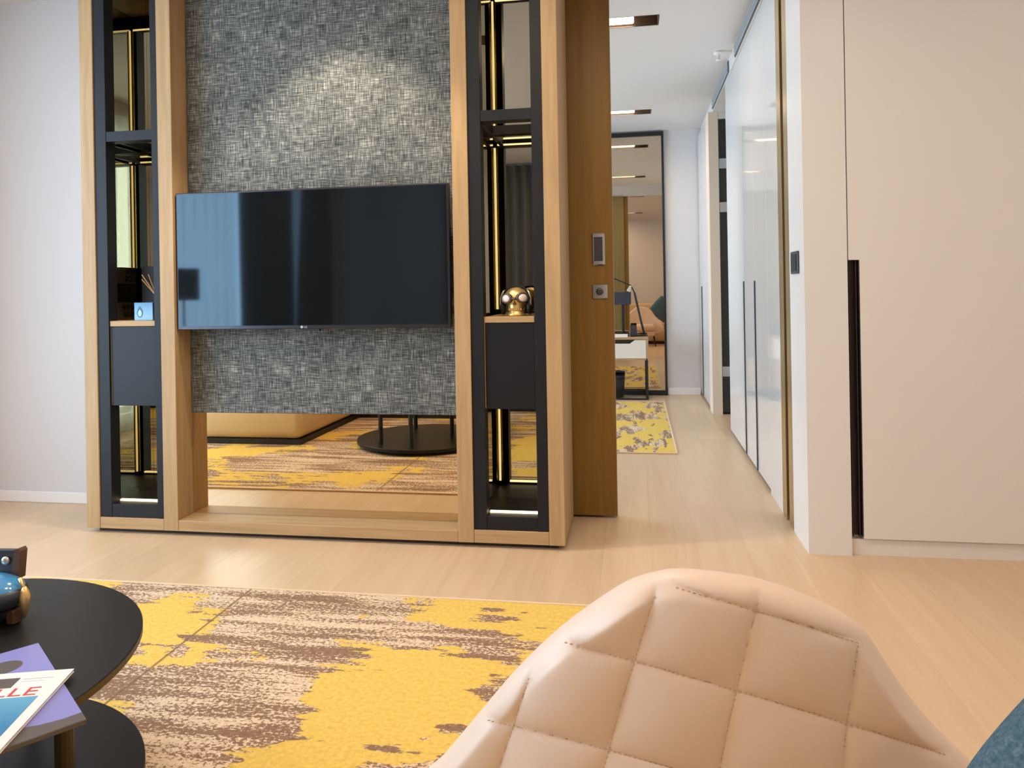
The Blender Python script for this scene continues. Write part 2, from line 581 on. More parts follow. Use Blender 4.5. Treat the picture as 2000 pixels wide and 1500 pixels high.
M_slot = mat('bronze_slot_lining', (0.10, 0.060, 0.040), 0.55)
for i, sy in enumerate(SLOT_Y):
    lab = ['slot ceiling lamp farthest down the corridor, just before the end mirror',
           'slot ceiling lamp nearest in the corridor, at the top of the picture',
           'slot ceiling lamp over the sitting room floor before the display wall',
           'slot ceiling lamp at the rear of the sitting room, behind the sofa'][i]
    t = thing('slot_ceiling_lamp', (-0.2, sy, H), lab, 'ceiling lamp', 'recessed slot lamps in the ceiling')
    bm = bm_new()
    e = 0.002
    box(bm, SX0 + e, SX1 - e, sy - SD + e, sy - SD + 0.008, H, H + 0.12)
    box(bm, SX0 + e, SX1 - e, sy + SD - 0.008, sy + SD - e, H, H + 0.12)
    box(bm, SX0 + e, SX0 + 0.008, sy - SD + 0.008, sy + SD - 0.008, H, H + 0.12)
    box(bm, SX1 - 0.008, SX1 - e, sy - SD + 0.008, sy + SD - 0.008, H, H + 0.12)
    box(bm, SX0 + e, SX1 - e, sy - SD + e, sy + SD - e, H + 0.115, H + 0.125)
    obj('housing', bm, M_slot, t)
    bm = bm_new()
    box(bm, -0.40, 0.015, sy - 0.08, sy + 0.08, H + 0.012, H + 0.05, 0.01, 2)
    obj('lamp_panel', bm, M_lamp, t)

# ------------------------------------------------------------------ walls
WIN = [(-1.90, 2.75), (4.5, 7.4)]
bm = bm_new()
edges = [YB - 0.1, WIN[0][0], WIN[0][1], WIN[1][0], WIN[1][1], YE + 0.1]
box(bm, XL - 0.1, XL, edges[0], edges[1], 0, H)
box(bm, XL - 0.1, XL, edges[2], edges[3], 0, H)
box(bm, XL - 0.1, XL, edges[4], edges[5], 0, H)
for a, b in WIN:
    box(bm, XL - 0.1, XL, a, b, 2.55, H)
    box(bm, XL - 0.1, XL, a, b, 0, 0.08)
tag(obj('wall_left', bm, M_wall), 'white side wall with the curtained windows', kind='structure')
struct('wall_back', M_wall, [(XL, XR, YB - 0.1, YB, 0, H)], 'white wall behind the sofa')
struct('wall_right', M_wall, [(XR, XR + 0.1, YB - 0.1, YE + 0.1, 0, H)], 'white wall beyond the cream wardrobe')
struct('wall_end', M_wall, [(XL, XR, YE, YE + 0.1, 0, H)], 'white end wall of the corridor beside the dark framed mirror')
struct('wall_front', M_wall, [(XL, -0.46, 3.665, 3.76, 0, H), (-0.46, 0.697, 3.70, 3.76, 2.60, H)], 'white partition wall behind the oak display unit')
struct('trim_1', M_olive, [(XL, -0.175, 3.762, 3.782, 0, 2.60)], 'olive veneer lining on the bedroom side of the partition')
for i, (a, b) in enumerate(WIN):
    wn = bpy.data.objects.new('window_%d' % (i + 1), None)
    COL.objects.link(wn)
    wn.location = (XL - 0.05, (a + b) / 2, 0.08)
    tag(wn, ['tall sitting room window behind the sheer curtain', 'tall bedroom window in the left wall'][i], None, None, 'structure')
    bm = bm_new()
    n = 3
    for k in range(n + 1):
        yk = a + (b - a) * k / n
        yk = min(max(yk, a + 0.025), b - 0.025)
        box(bm, XL - 0.08, XL - 0.03, yk - 0.025, yk + 0.025, 0.08, 2.55)
    box(bm, XL - 0.08, XL - 0.03, a, b, 0.08, 0.13)
    box(bm, XL - 0.08, XL - 0.03, a, b, 2.50, 2.55)
    obj('window_frame', bm, M_trim, wn)

# baseboards
struct('baseboard_front', M_trim, [(XL, -2.63, 3.650, 3.665, 0, 0.060)], 'white baseboard at the foot of the wall left of the display unit', 0.003)
struct('baseboard_end', M_trim, [(0.312, 0.648, 7.985, 8.0, 0, 0.075)], 'white baseboard on the end wall right of the mirror', 0.003)

# curtains
def curtain(name, y0, y1, x, M, amp, wave, label, ztop=2.62, lean=0.0):
    bm = bm_new()
    n = int((y1 - y0) / 0.02)
    zs = [0.02, 0.6, 1.3, 2.0, ztop]
    cols = []
    for i in range(n + 1):
        yy = y0 + (y1 - y0) * i / n
        ph = 2 * pi * (yy - y0) / wave + 0.7 * sin(yy * 5.3)
        cols.append([bm.verts.new((x + amp * sin(ph) * (0.75 + 0.25 * sin(3 * z + yy)), yy + 0.01 * sin(2 * z + ph) + lean * (i / n) * (1 - z / ztop), z)) for z in zs])
    for a, b in zip(cols, cols[1:]):
        for k in range(len(zs) - 1):
            bm.faces.new((a[k], b[k], b[k + 1], a[k + 1]))
    o = obj(name, bm, M, smooth=True)
    tag(o, label, 'curtain')
    return o

curtain('sheer_curtain', 0.12, 2.85, XL + 0.09, M_sheer, 0.032, 0.15, 'white sheer curtain over the sitting room window, seen in the television and mirrors')
curtain('sheer_curtain', 4.4, 7.5, XL + 0.09, M_sheer, 0.032, 0.15, 'white sheer curtain over the bedroom window')
curtain('drape', -1.02, 0.07, XL + 0.10, M_drape, 0.035, 0.13, 'grey heavy drape gathered beside the sheer sitting room curtain')
curtain('drape', -2.05, -1.34, XL + 0.10, M_drape, 0.035, 0.12, 'grey heavy drape at the rear end of the sitting room window', lean=0.26)
bm = bm_new()
cols = []
for i in range(120):
    xx = -2.3 + 1.9 * i / 119
    cols.append([bm.verts.new((xx, YB + 0.09 + 0.035 * sin(2 * pi * xx / 0.13), z)) for z in (0.02, 1.3, 2.74)])
for a, b in zip(cols, cols[1:]):
    for k in range(2):
        bm.faces.new((a[k], b[k], b[k + 1], a[k + 1]))
tag(obj('drape', bm, M_drape, smooth=True), 'dark grey drape on the wall behind the sofa, reflected in the right niche', 'curtain')

# pier, portal and corridor joinery ------------------------------------------------
struct('wall_pier', M_pier, [(0.697, 0.868, 3.30, 3.60, 0, H)], 'white pier at the mouth of the corridor')
t = thing('brass_door_jamb', (0.75, 3.74, 0), 'tall brass jamb with a dark slot beside the white pier', 'jamb')
bx('jamb_strip', M_brass, t, 0.697, 0.80, 3.602, 3.700, 0, 2.768, 0.002)
bx('jamb_slot', M_dark, t, 0.735, 0.80, 3.700, 3.765, 0, 2.768)
bx('jamb_strip', M_brass, t, 0.697, 0.80, 3.765, 3.862, 0, 2.768, 0.002)

t = thing('light_switch', (0.69, 3.463, 1.23), 'small black switch plate on the side of the white pier', 'switch')
bx('switch_plate', M_navy, t, 0.688, 0.697, 3.392, 3.535, 1.178, 1.277, 0.003)
bx('rocker', M_cab, t, 0.685, 0.688, 3.41, 3.517, 1.19, 1.265, 0.001)

struct('trim_2', M_pier, [(0.69, 1.34, 3.862, 7.98, 2.665, H)], 'white bulkhead strip over the corridor closets')
t = thing('gloss_closet', (0.70, 4.9, 0), 'glossy white built-in closet with two long slit handles along the corridor', 'closet')
bx('filler_panel', M_gloss, t, 0.70, 1.30, 3.864, 4.213, 0, 2.664, 0.0015)
bx('carcass', M_gloss, t, 0.735, 1.30, 4.215, 5.948, 0.0, 2.664)
bx('plinth', M_vent_dark, t, 0.722, 0.735, 4.215, 5.948, 0.0, 0.028)
for (a, b) in [(4.215, 4.655), (4.655, 5.110), (5.110, 5.948)]:
    d = bx('door', M_gloss, t, 0.70, 0.733, a + 0.0008, b - 0.0008, 0.028, 2.662, 0.001)
    if b < 5.9:
        bx('handle', M_grey_metal, d, 0.694, 0.70, b - 0.026, b - 0.0008, 0.03, 1.158)

# recess with the glass door
struct('trim_3', M_pier, [(0.737, 1.30, 6.80, 6.845, 2.60, 2.664)], 'white head panel over the recessed glass door')
bm = bm_new()
box(bm, 0.652, 0.735, 6.80, 7.06, 0, 2.664)
tag(obj('trim_4', bm, paint('cream_jamb_paint', (0.78, 0.66, 0.54), 0.5)), 'cream jamb beside the glass door', kind='structure')
dr = bpy.data.objects.new('door_2', None)
COL.objects.link(dr)
dr.location = (0.75, 6.83, 0)
tag(dr, 'dark glass door on metal hinges in the corridor recess', None, None, 'structure')
bx('glass_leaf', M_glass_dark, dr, 0.746, 1.295, 6.83, 6.842, 0.012, 2.598)
for zz in (2.21, 1.825, 0.375):
    hg = bx('hinge', M_chrome, dr, 0.738, 0.815, 6.812, 6.829, zz - 0.045, zz + 0.045, 0.004)
bx('seal_strip', M_grey_metal, dr, 0.737, 0.745, 6.815, 6.845, 0.0, 2.598)
struct('trim_5', M_pier, [(1.30, 1.34, 5.95, 6.84, 0, 2.664)], 'inner side of the glass door recess')
t = thing('slim_closet', (0.66, 7.5, 0), 'white closet at the far end of the corridor with one slit handle', 'closet')
bx('carcass', M_gloss, t, 0.69, 1.30, 7.062, 7.982, 0, 2.664)
bx('plinth', M_vent_dark, t, 0.676, 0.69, 7.062, 7.982, 0, 0.028)
for (a, b) in [(7.062, 7.78), (7.78, 7.982)]:
    d = bx('door', M_gloss, t, 0.655, 0.689, a + 0.0008, b - 0.0008, 0.028, 2.662, 0.001)
    if b < 7.9:
        bx('handle', M_grey_metal, d, 0.649, 0.655, b - 0.030, b - 0.0008, 0.03, 1.13)

for i, (a, b) in enumerate([(3.95, 5.25), (5.60, 6.75)]):
    t = thing('air_vent', (0.69, (a + b) / 2, 2.7), ['long grey air vent slot over the nearer closet doors', 'grey air vent slot farther down the corridor over the glass door'][i], 'vent', 'air vents above the corridor closets')
    bx('frame', M_vent_dark, t, 0.684, 0.690, a, b, 2.674, 2.758)
    for k in range(3):
        z0 = 2.678 + k * 0.027
        bx('slat', M_vent, t, 0.678, 0.684, a + 0.01, b - 0.01, z0, z0 + 0.022, 0.002)

t = thing('ceiling_sensor', (0.60, 5.42, H), 'small white sensor on the ceiling near the vents', 'sensor')
bm = bm_new()
lathe(bm, [(0.035, 0.0), (0.035, -0.012), (0.028, -0.02), (0.012, -0.022)], (0.60, 5.42, H), 20)
obj('sensor_body', bm, M_trim, t, True)
bm = bm_new()
lathe(bm, [(0.010, -0.022), (0.010, -0.05), (0.022, -0.055), (0.022, -0.06)], (0.60, 5.42, H), 14)
obj('sensor_head', bm, M_trim, t, True)

# cream wardrobe on the right -------------------------------------------------------
t = thing('wardrobe', (1.7, 3.6, 0), 'cream built-in wardrobe with a long black recessed handle at the right', 'wardrobe')
bx('carcass', M_wardrobe, t, 0.870, 2.79, 3.345, 3.855, 0.0, H - 0.002)
bx('plinth', M_wardrobe, t, 0.872, 2.79, 3.315, 3.345, 0.0, 0.066)
bm = bm_new()
zt = H - 0.004
prism(bm, [(0.9155, 0.072), (1.84, 0.072), (1.84, zt), (0.8725, zt), (0.8725, 1.229), (0.9155, 1.229)], 'y', 3.300, 3.336)
d = obj('door', bm, M_wardrobe, t)
bm = bm_new()
box(bm, 0.8725, 0.9150, 3.330, 3.344, 0.079, 1.228)
box(bm, 0.8725, 0.8765, 3.304, 3.330, 0.079, 1.228)
box(bm, 0.9000, 0.9050, 3.308, 3.330, 0.079, 1.228)
box(bm, 0.9110, 0.9150, 3.303, 3.330, 0.079, 1.228)
o = obj('handle', bm, M_handle, d)
o['label'] = 'black recessed channel handle'
bx('door', M_wardrobe, t, 1.843, 2.785, 3.300, 3.336, 0.072, zt, 0.001)

# sliding oak door ------------------------------------------------------------------
dr = bpy.data.objects.new('door_1', None)
COL.objects.link(dr)
dr.location = (-0.28, 3.71, 0)
tag(dr, 'brown oak sliding door with chrome pull and lock at the corridor mouth', None, None, 'structure')
bx('door_leaf', M_door, dr, -0.455, -0.1075, 3.700, 3.758, 0.012, 2.598, 0.002)
pl = bx('flush_pull', M_chrome, dr, -0.209, -0.147, 3.690, 3.700, 1.242, 1.400, 0.004)
bx('pull_recess', M_grey_metal, pl, -0.200, -0.158, 3.688, 3.690, 1.262, 1.380, 0.001)
lk = bx('lock_plate', M_chrome, dr, -0.211, -0.138, 3.692, 3.700, 1.078, 1.148, 0.003)
bm = bm_new()
lathe(bm, [(0.018, 3.692), (0.018, 3.682), (0.012, 3.680)], (-0.175, 0, 1.113), 18, 'y')
obj('thumb_turn', bm, M_grey_metal, lk, True)

# corridor end mirror ---------------------------------------------------------------
t = thing('end_mirror', (-0.5, 7.98, 0), 'tall dark framed bronze mirror covering the corridor end wall', 'mirror')
bx('mirror_glass', M_endmirror, t, -1.42, 0.285, 7.985, 7.996, 0.05, 2.715)
bm = bm_new()
box(bm, 0.285, 0.308, 7.965, 7.998, 0, 2.755)
box(bm, -1.445, -1.42, 7.965, 7.998, 0, 2.755)
box(bm, -1.42, 0.285, 7.965, 7.998, 2.715, 2.755)
box(bm, -1.42, 0.285, 7.965, 7.998, 0, 0.05)
obj('frame', bm, M_black, t)

# ------------------------------------------------------------------ rugs
def rug(name, x0, x1, y0, y1, M, label):
    t = thing(name, ((x0 + x1) / 2, (y0 + y1) / 2, 0), label, 'rug')
    bm = bm_new()
    box(bm, x0 + 0.012, x1 - 0.012, y0 + 0.012, y1 - 0.012, 0.0005, 0.009, 0.002)
    o = obj('pile', bm, M, t)
    bm = bm_new()
    for b in ((x0, x1, y0, y0 + 0.012), (x0, x1, y1 - 0.012, y1), (x0, x0 + 0.012, y0 + 0.012, y1 - 0.012), (x1 - 0.012, x1, y0 + 0.012, y1 - 0.012)):
        box(bm, *b, 0.0005, 0.010)
    obj('binding', bm, M_rug_edge, t)

rug('patterned_rug', -3.35, -0.172, -0.45, 2.660, M_rug, 'distressed yellow and brown rug in front of the display wall')
rug('patterned_rug', -1.9, 0.258, 5.155, 7.45, M_rug2, 'yellow and brown patterned rug on the bedroom floor by the desk')

# ------------------------------------------------------------------ media wall unit
Y0 = 3.215
YBK = 3.66
t = thing('display_wall_unit', (-1.47, Y0 + 0.2, 0), 'oak display wall unit with grey fabric panel and two lit black niches', 'wall unit')
ZT = 2.765
for (a, b) in [(-2.620, -2.550), (-2.214, -2.141), (-0.791, -0.720), (-0.387, -0.319)]:
    bx('post', M_oak_v, t, a, b, Y0, YBK, 0.022, ZT, 0.0015)
for (a, b, z1) in [(-2.549, -2.215, 0.075), (-2.140, -0.792, 0.072), (-0.719, -0.388, 0.078)]:
    bx('rail', M_oak_h, t, a, b, Y0 + 0.001, YBK - 0.002, 0.022, z1, 0.0015)
for (a, b) in [(-2.549, -2.215), (-2.140, -0.792), (-0.719, -0.388)]:
    bx('top_rail', M_oak_h, t, a, b, Y0 + 0.001, YBK - 0.002, 2.70, ZT)
bx('plinth', M_dark, t, -2.58, -0.35, Y0 + 0.035, YBK - 0.01, 0.0005, 0.022)
bx('fabric_panel', M_fab, t, -2.1395, -0.7925, 3.336, 3.375, 0.560, 2.70, 0.002)
bx('mirror_panel', M_mirror, t, -2.1395, -0.7925, 3.342, 3.352, 0.073, 0.559)
bx('back_board', M_black, t, -2.1395, -0.7925, 3.376, 3.40, 0.073, 2.70)

def niche(xa, xb, wl, wr, zbot, side):
    """steel front frame, mirror-lined box, lamp strips, black cabinet with an oak shelf"""
    f0, f1 = Y0 + 0.006, Y0 + 0.072
    ym = 3.55
    # xa..xb between posts, wl/wr upright inner edges
    fr = bx('niche_frame', M_steel_black, t, xa, wl, f0, f1, zbot, 2.70, 0.001)
    bx('upright', M_steel_black, fr, wr, xb, f0, f1, zbot, 2.70, 0.001)
    bx('bottom_bar', M_steel_black, fr, wl, wr, f0 + 0.002, f1, zbot, 0.138, 0.001)
    bx('top_bar', M_steel_black, fr, wl, wr, f0 + 0.002, f1, 2.63, 2.70, 0.001)
    return fr, f0, f1, ym

for side in (0, 1):
    if side == 0:
        xa, xb, wl, wr, ml, mr = -2.549, -2.215, -2.490, -2.250, -2.497, -2.221
    else:
        xa, xb, wl, wr, ml, mr = -0.719, -0.388, -0.662, -0.437, -0.706, -0.394
    fr, f0, f1, ym = niche(xa, xb, wl, wr, 0.076 + 0.003 * side, side)
    bx('niche_mirror', M_smoke, t, xa, xb, ym, ym + 0.006, 0.10, 2.70)
    bx('niche_side', M_smoke, t, xa, ml, f1 + 0.001, ym - 0.001, 0.10, 2.70)
    bx('niche_side', M_smoke, t, mr, xb, f1 + 0.001, ym - 0.001, 0.10, 2.70)
    bx('niche_floor', M_cab, t, ml + 0.001, mr - 0.001, f1 + 0.001, ym - 0.001, 0.10, 0.128)
    # lamp strips tucked behind the frame
    bx('lamp_strip', M_led, t, wl + 0.004, wr - 0.004, f1 - 0.012, f1 + 0.004, 0.1385, 0.146)
    for z in (1.878, 1.910):
        bx('lamp_strip', M_led, t, ml + 0.012, mr - 0.012, f1 + 0.001, f1 + 0.006, z - 0.004, z + 0.004)
    bx('lamp_strip', M_led, t, ml + 0.012, mr - 0.012, f1 + 0.001, f1 + 0.006, 2.618, 2.626)
    for z0, z1 in ((0.148, 0.600), (1.03, 1.860), (1.918, 2.615)):
        if side:
            bx('gold_profile', M_goldrod, t, ml + 0.0005, ml + 0.017, f1 + 0.001, f1 + 0.018, z0, z1, 0.002)
            bx('lamp_strip', M_led, t, ml + 0.001, ml + 0.005, f1 + 0.018, f1 + 0.020, z0, z1)
        else:
            bx('gold_profile', M_goldrod, t, mr - 0.017, mr - 0.0005, f1 + 0.001, f1 + 0.018, z0, z1, 0.002)
            bx('lamp_strip', M_led, t, mr - 0.005, mr - 0.001, f1 + 0.018, f1 + 0.020, z0, z1)
    # open shelf ring
    sh = bx('shelf_ring', M_steel_black, t, wl, wr, f0 + 0.002, f1, 1.870, 1.918, 0.001)
    bx('side_bar', M_steel_black, sh, ml + 0.025, ml + 0.045, f1 + 0.008, ym - 0.03, 1.872, 1.914)
    bx('side_bar', M_steel_black, sh, mr - 0.045, mr - 0.025, f1 + 0.008, ym - 0.03, 1.872, 1.914)
    bx('rear_bar', M_steel_black, sh, ml + 0.001, mr - 0.001, ym - 0.03, ym - 0.005, 1.872, 1.914)
    # cabinet
    cb = bx('cabinet', M_cab, t, wl + 0.004, wr - 0.001, f0 + 0.010, ym - 0.004, 0.607, 0.985, 0.0015)
    bx('cabinet_edge', M_oak_v, cb, wl + 0.0005, wl + 0.0035, f0 + 0.012, f1, 0.610, 0.985)
    bx('shelf_board', M_oak_h, cb, wl + 0.001, wr - 0.001, f0 + 0.006, ym - 0.004, 0.986, 1.012, 0.0015)

# television
t = thing('television', (-1.476, 3.27, 1.29), 'wide flat black television mounted on the grey fabric panel', 'television')
bm = bm_new()
box(bm, -2.1345, -0.812, 3.228, 3.266, 0.966, 1.610, 0.004, 2)
obj('casing', bm, M_bezel, t)
bx('screen', M_screen, t, -2.126, -0.824, 3.2255, 3.229, 0.984, 1.601)
bx('wall_bracket', M_black, t, -1.75, -1.20, 3.266, 3.336, 1.10, 1.48)
bx('sensor_tab', M_black, t, -1.53, -1.43, 3.232, 3.25, 0.957, 0.966)
bm = bm_new()
lathe(bm, [(0.0062, 3.2275), (0.0062, 3.2262)], (-1.512, 0, 0.9755), 18, 'y')
obj('logo_disc', bm, M_silver, t)
text('logo', 'LG', M_silver, t, 0.014, (pi / 2, 0, 0), (-1.503, 3.2268, 0.9708))

# ------------------------------------------------------------------ skull with goggles and headphones
def uvs(bm, c, r, nu=28, nv=16, fn=None):
    rings = []
    top = None
    for j in range(nv + 1):
        th = pi * j / nv
        ring = []
        for i in range(nu):
            ph = 2 * pi * i / nu
            p = Vector((sin(th) * cos(ph), sin(th) * sin(ph), cos(th)))
            if fn:
                p = fn(p)
            ring.append(bm.verts.new((c[0] + p[0] * r[0], c[1] + p[1] * r[1], c[2] + p[2] * r[2])))
        rings.append(ring)
    for a, b in zip(rings, rings[1:]):
        for k in range(nu):
            bm.faces.new((a[k], a[(k + 1) % nu], b[(k + 1) % nu], b[k]))
    bmesh.ops.remove_doubles(bm, verts=bm.verts, dist=1e-6)

sk = (-0.530, 3.315, 1.013)
t = thing('skull_ornament', sk, 'gold skull with pale round goggles and dark headphones on the right niche shelf', 'ornament')
def skf(p):
    # broad dome, pinched temples, cheeks tucked in below the eyes
    q = p.copy()
    if q.z < 0.0:
        k = min(1.0, -q.z / 0.9)
        q.x *= 1.0 - 0.30 * k
        q.y *= 1.0 - 0.18 * k
    if abs(q.x) > 0.75 and abs(q.z) < 0.4:
        q.x *= 0.97
    if q.y < -0.5 and -0.25 < q.z < 0.25:      # eye sockets
        for sx_ in (-1, 1):
            d2 = ((q.x - sx_ * 0.5) / 0.32) ** 2 + (q.z / 0.28) ** 2
            if d2 < 1:
                q.y += 0.16 * (1 - d2)
    return q
bm = bm_new()
uvs(bm, (sk[0], sk[1], 1.090), (0.055, 0.056, 0.051), 40, 26, skf)
lathe(bm, [(0.041, 1.0132), (0.043, 1.018), (0.0385, 1.024), (0.037, 1.029), (0.034, 1.031), (0.034, 1.035), (0.037, 1.037), (0.0365, 1.048), (0.038, 1.060), (0.036, 1.072), (0.025, 1.078)], (sk[0], sk[1] - 0.010, 0), 32, 'z', 0.98, 0.90)
obj('skull', bm, M_gold, t, True)
bm = bm_new()
prism(bm, [(sk[0] - 0.008, 1.062), (sk[0] + 0.008, 1.062), (sk[0], 1.080)], 'y', sk[1] - 0.0575, sk[1] - 0.040)
obj('nose_hollow', bm, M_lens_rim, t)
for k in range(7):
    xx = sk[0] + (k - 3) * 0.0085
    yy = sk[1] - 0.010 - 0.0340 * sqrt(max(0.0, 1 - ((xx - sk[0]) / 0.0375) ** 2))
    bx('tooth', M_gold, t, xx - 0.0035, xx + 0.0035, yy - 0.0012, yy + 0.004, 1.0375, 1.048, 0.001)
for s in (-1, 1):
    gx, gz = sk[0] + s * 0.0345, 1.092 + s * 0.0015
    rot = Matrix.Translation((gx, sk[1] - 0.046, gz)) @ Matrix.Rotation(s * radians(26), 4, 'Z') @ Matrix.Diagonal((1.12, 1, 0.92, 1))
    bm = bm_new()
    lathe(bm, [(0.022, 0.012), (0.0265, 0.004), (0.0265, -0.004), (0.0225, -0.010), (0.0195, -0.010), (0.019, -0.004)], (0, 0, 0), 28, 'y')
    bmesh.ops.transform(bm, matrix=rot, verts=bm.verts)
    g_ = obj('goggle_rim', bm, M_lens_rim, t, True)
    bm = bm_new()
    lathe(bm, [(0.0192, -0.007), (0.016, -0.011), (0.007, -0.0135)], (0, 0, 0), 28, 'y')
    bmesh.ops.transform(bm, matrix=rot, verts=bm.verts)
    obj('lens', bm, M_lens, g_, True)
    bm = bm_new()
    lathe(bm, [(0.028, sk[0] + s * 0.050), (0.033, sk[0] + s * 0.055), (0.033, sk[0] + s * 0.064), (0.024, sk[0] + s * 0.070)], (0, sk[1], 1.052), 24, 'x')
    ec = obj('earcup', bm, M_black, t, True)
    bm = bm_new()
    tube(bm, [(sk[0] + s * 0.067, sk[1] - 0.022, 1.062), (sk[0] + s * 0.069, sk[1] - 0.018, 1.090), (sk[0] + s * 0.060, sk[1] - 0.012, 1.117), (sk[0] + s * 0.050, sk[1] - 0.008, 1.130)], [0.0055, 0.0045, 0.0045, 0.003], 8)
    obj('headphone_arm', bm, M_silver, ec, True)
bm = bm_new()
tube(bm, [(sk[0] + 0.065 * cos(a), sk[1], 1.083 + 0.063 * sin(a)) for a in [radians(10 + 160 * k / 20) for k in range(21)]], 0.005, 8)
obj('headband', bm, M_black, t, True)
bm = bm_new()
tube(bm, [(sk[0] - 0.012, sk[1] - 0.058, 1.090), (sk[0], sk[1] - 0.061, 1.089), (sk[0] + 0.012, sk[1] - 0.058, 1.091)], 0.006, 8)
obj('goggle_bridge', bm, M_lens_rim, t, True)

# ------------------------------------------------------------------ left niche: box, diffuser, cover boxes
t = thing('blue_box', (-2.339, 3.285, 1.0125), 'small blue box with a drop print on the left niche shelf', 'box')
bx('carton', M_blue_box, t, -2.384, -2.286, 3.262, 3.318, 1.0125, 1.098, 0.001)
for (s, M_, off) in ((1.0, M_drop_d, 0.0), (0.62, M_drop_l, -0.004)):
    bm = bm_new()
    pts = []
    for k in range(20):
        a = 2 * pi * k / 20
        rr = 0.016 * s
        px = rr * sin(a)
        pz = rr * 1.5 * cos(a)
        if cos(a) > 0:
            px *= (1 - cos(a) ** 2 * 0.6)
            pz *= 1.25
        pts.append((-2.354 + px, 1.050 + off + pz))
    prism(bm, pts, 'y', 3.2612 - 0.0004 * (s < 1), 3.2622)
    obj('drop_print', bm, M_, t)
t = thing('reed_diffuser', (-2.318, 3.345, 1.0125), 'glass reed diffuser with three tan reeds behind the blue box', 'diffuser')
bm = bm_new()
lathe(bm, [(0.020, 1.0125), (0.022, 1.016), (0.022, 1.085), (0.009, 1.098), (0.009, 1.128), (0.011, 1.130)], (-2.318, 3.345, 0), 20)
obj('bottle', bm, M_glass, t, True)
for (dx, dz, dy) in ((-0.060, 0.222, -0.03), (-0.047, 0.224, 0.0), (-0.090, 0.200, 0.01)):
    bm = bm_new()
    tube(bm, [(-2.316, 3.345, 1.020), (-2.318 - 0.1 * 0.02, 3.345, 1.125), (-2.318 + dx, 3.345 + dy, 1.012 + dz)], 0.0026, 6)
    obj('reed', bm, M_reed, t)
bk = [('taupe cover box with dark lettering, lowest of the left niche stack', M_taupe, 1.0125, 1.098, ('AMNE', 'MUSE')),
      ('dark picture box in the middle of the left niche stack', M_cover_pic, 1.0985, 1.195, None),
      ('taupe cover box with dark lettering, topmost of the left niche stack', M_taupe, 1.1955, 1.277, ('REVI', 'COS'))]
for lab, M_, z0, z1, tx in bk:
    t = thing('cover_box', (-2.34, 3.46, z0), lab, 'book', 'boxed books stacked in the left niche')
    bx('cover', M_, t, -2.425, -2.262, 3.385, 3.536, z0, z1, 0.001)
    bx('spine', M_black, t, -2.426, -2.261, 3.381, 3.3848, z0, z1)
    if tx:
        h = z1 - z0
        for i_, s_ in enumerate(tx):
            text('lettering', s_, M_ink, t, 0.040, (pi / 2, 0, -pi / 2), (-2.4256, 3.528, z0 + h * (0.54 - 0.42 * i_)), 0.0003)

# ------------------------------------------------------------------ round two-tier table
TC = (-1.497, 1.243)
t = thing('round_coffee_table', (TC[0], TC[1], 0), 'round black two-tier coffee table at the lower left', 'table')
def disc(name, r, z0, z1, cx, cy, M_, Me):
    bm = bm_new()
    lathe(bm, [(r - 0.002, z1 - 0.0004), (r - 0.004, z1)], (cx, cy, 0), 96)
    bm.free()
    bm = bm_new()
    lathe(bm, [(r - 0.003, z0), (r, z0 + 0.003), (r, z1 - 0.002), (r - 0.002, z1)], (cx, cy, 0), 96)
    o = obj(name, bm, M_, t)
    o.data.materials.append(Me)
    for p in o.data.polygons:
        if abs(p.normal.z) < 0.5:
            p.material_index = 1
    return o
disc('table_top', 0.482, 0.382, 0.400, TC[0], TC[1], M_table, M_table_edge)
disc('lower_shelf', 0.50, 0.030, 0.055, -1.56, 1.30, M_table, M_table)
disc('base_ring', 0.44, 0.0095, 0.030, -1.56, 1.30, M_black, M_black)
for (px, py) in [(-1.802, 1.60), (-1.549, 1.70), (-1.385, 1.19), (-1.222, 1.42), (-1.72, 1.02)]:
    bm = bm_new()
    tube(bm, [(px, py, 0.055), (px, py, 0.382)], 0.016 if px < -1.3 else 0.021, 16)
    obj('post', bm, M_table_edge if px > -1.3 else M_black, t, False)

# magazines
def slab(bm, c, ang, wx, wy, z0, z1, bev=0.0):
    n0 = len(bm.verts)
    box(bm, -wx / 2, wx / 2, -wy / 2, wy / 2, z0, z1, bev)

def magazine(name, label, corner, up, w_, h_, z0, th, Mcov):
    """corner = top right corner of the cover, up = direction of the cover's top"""
    u = Vector((up[0], up[1], 0)).normalized()
    r = Vector((u.y, -u.x, 0))
    o = thing(name, (corner[0], corner[1], z0), label, 'magazine')
    o.rotation_euler = (0, 0, math.atan2(r.y, r.x))
    def child(nm, x0, x1, y0, y1, a, b, M_, par=o):
        bm = bm_new()
        box(bm, x0, x1, y0, y1, a, b)
        return obj(nm, bm, M_, par, rel=(0, 0, 0)) if False else _child(nm, bm, M_, par)
    def _child(nm, bm, M_, par):
        bmesh.ops.recalc_face_normals(bm, faces=bm.faces)
        me = bpy.data.meshes.new(nm)
        bm.to_mesh(me)
        bm.free()
        me.materials.append(M_)
        q = bpy.data.objects.new(nm, me)
        COL.objects.link(q)
        q.parent = par
        return q
    child('pages', -w_ + 0.002, -0.001, -h_ + 0.001, -0.001, 0.0008, th - 0.0008, M_page)
    child('cover', -w_, 0, -h_, 0, th - 0.0008, th, Mcov)
    child('back_cover', -w_, 0, -h_, 0, 0.0, 0.0008, Mcov)
    return o, child, _child

# lower: violet with a grey-brown band along the edge nearest the camera
A = Vector((-1.247, 1.384))
B = Vector((-0.940, 1.144))
up = (A - B)
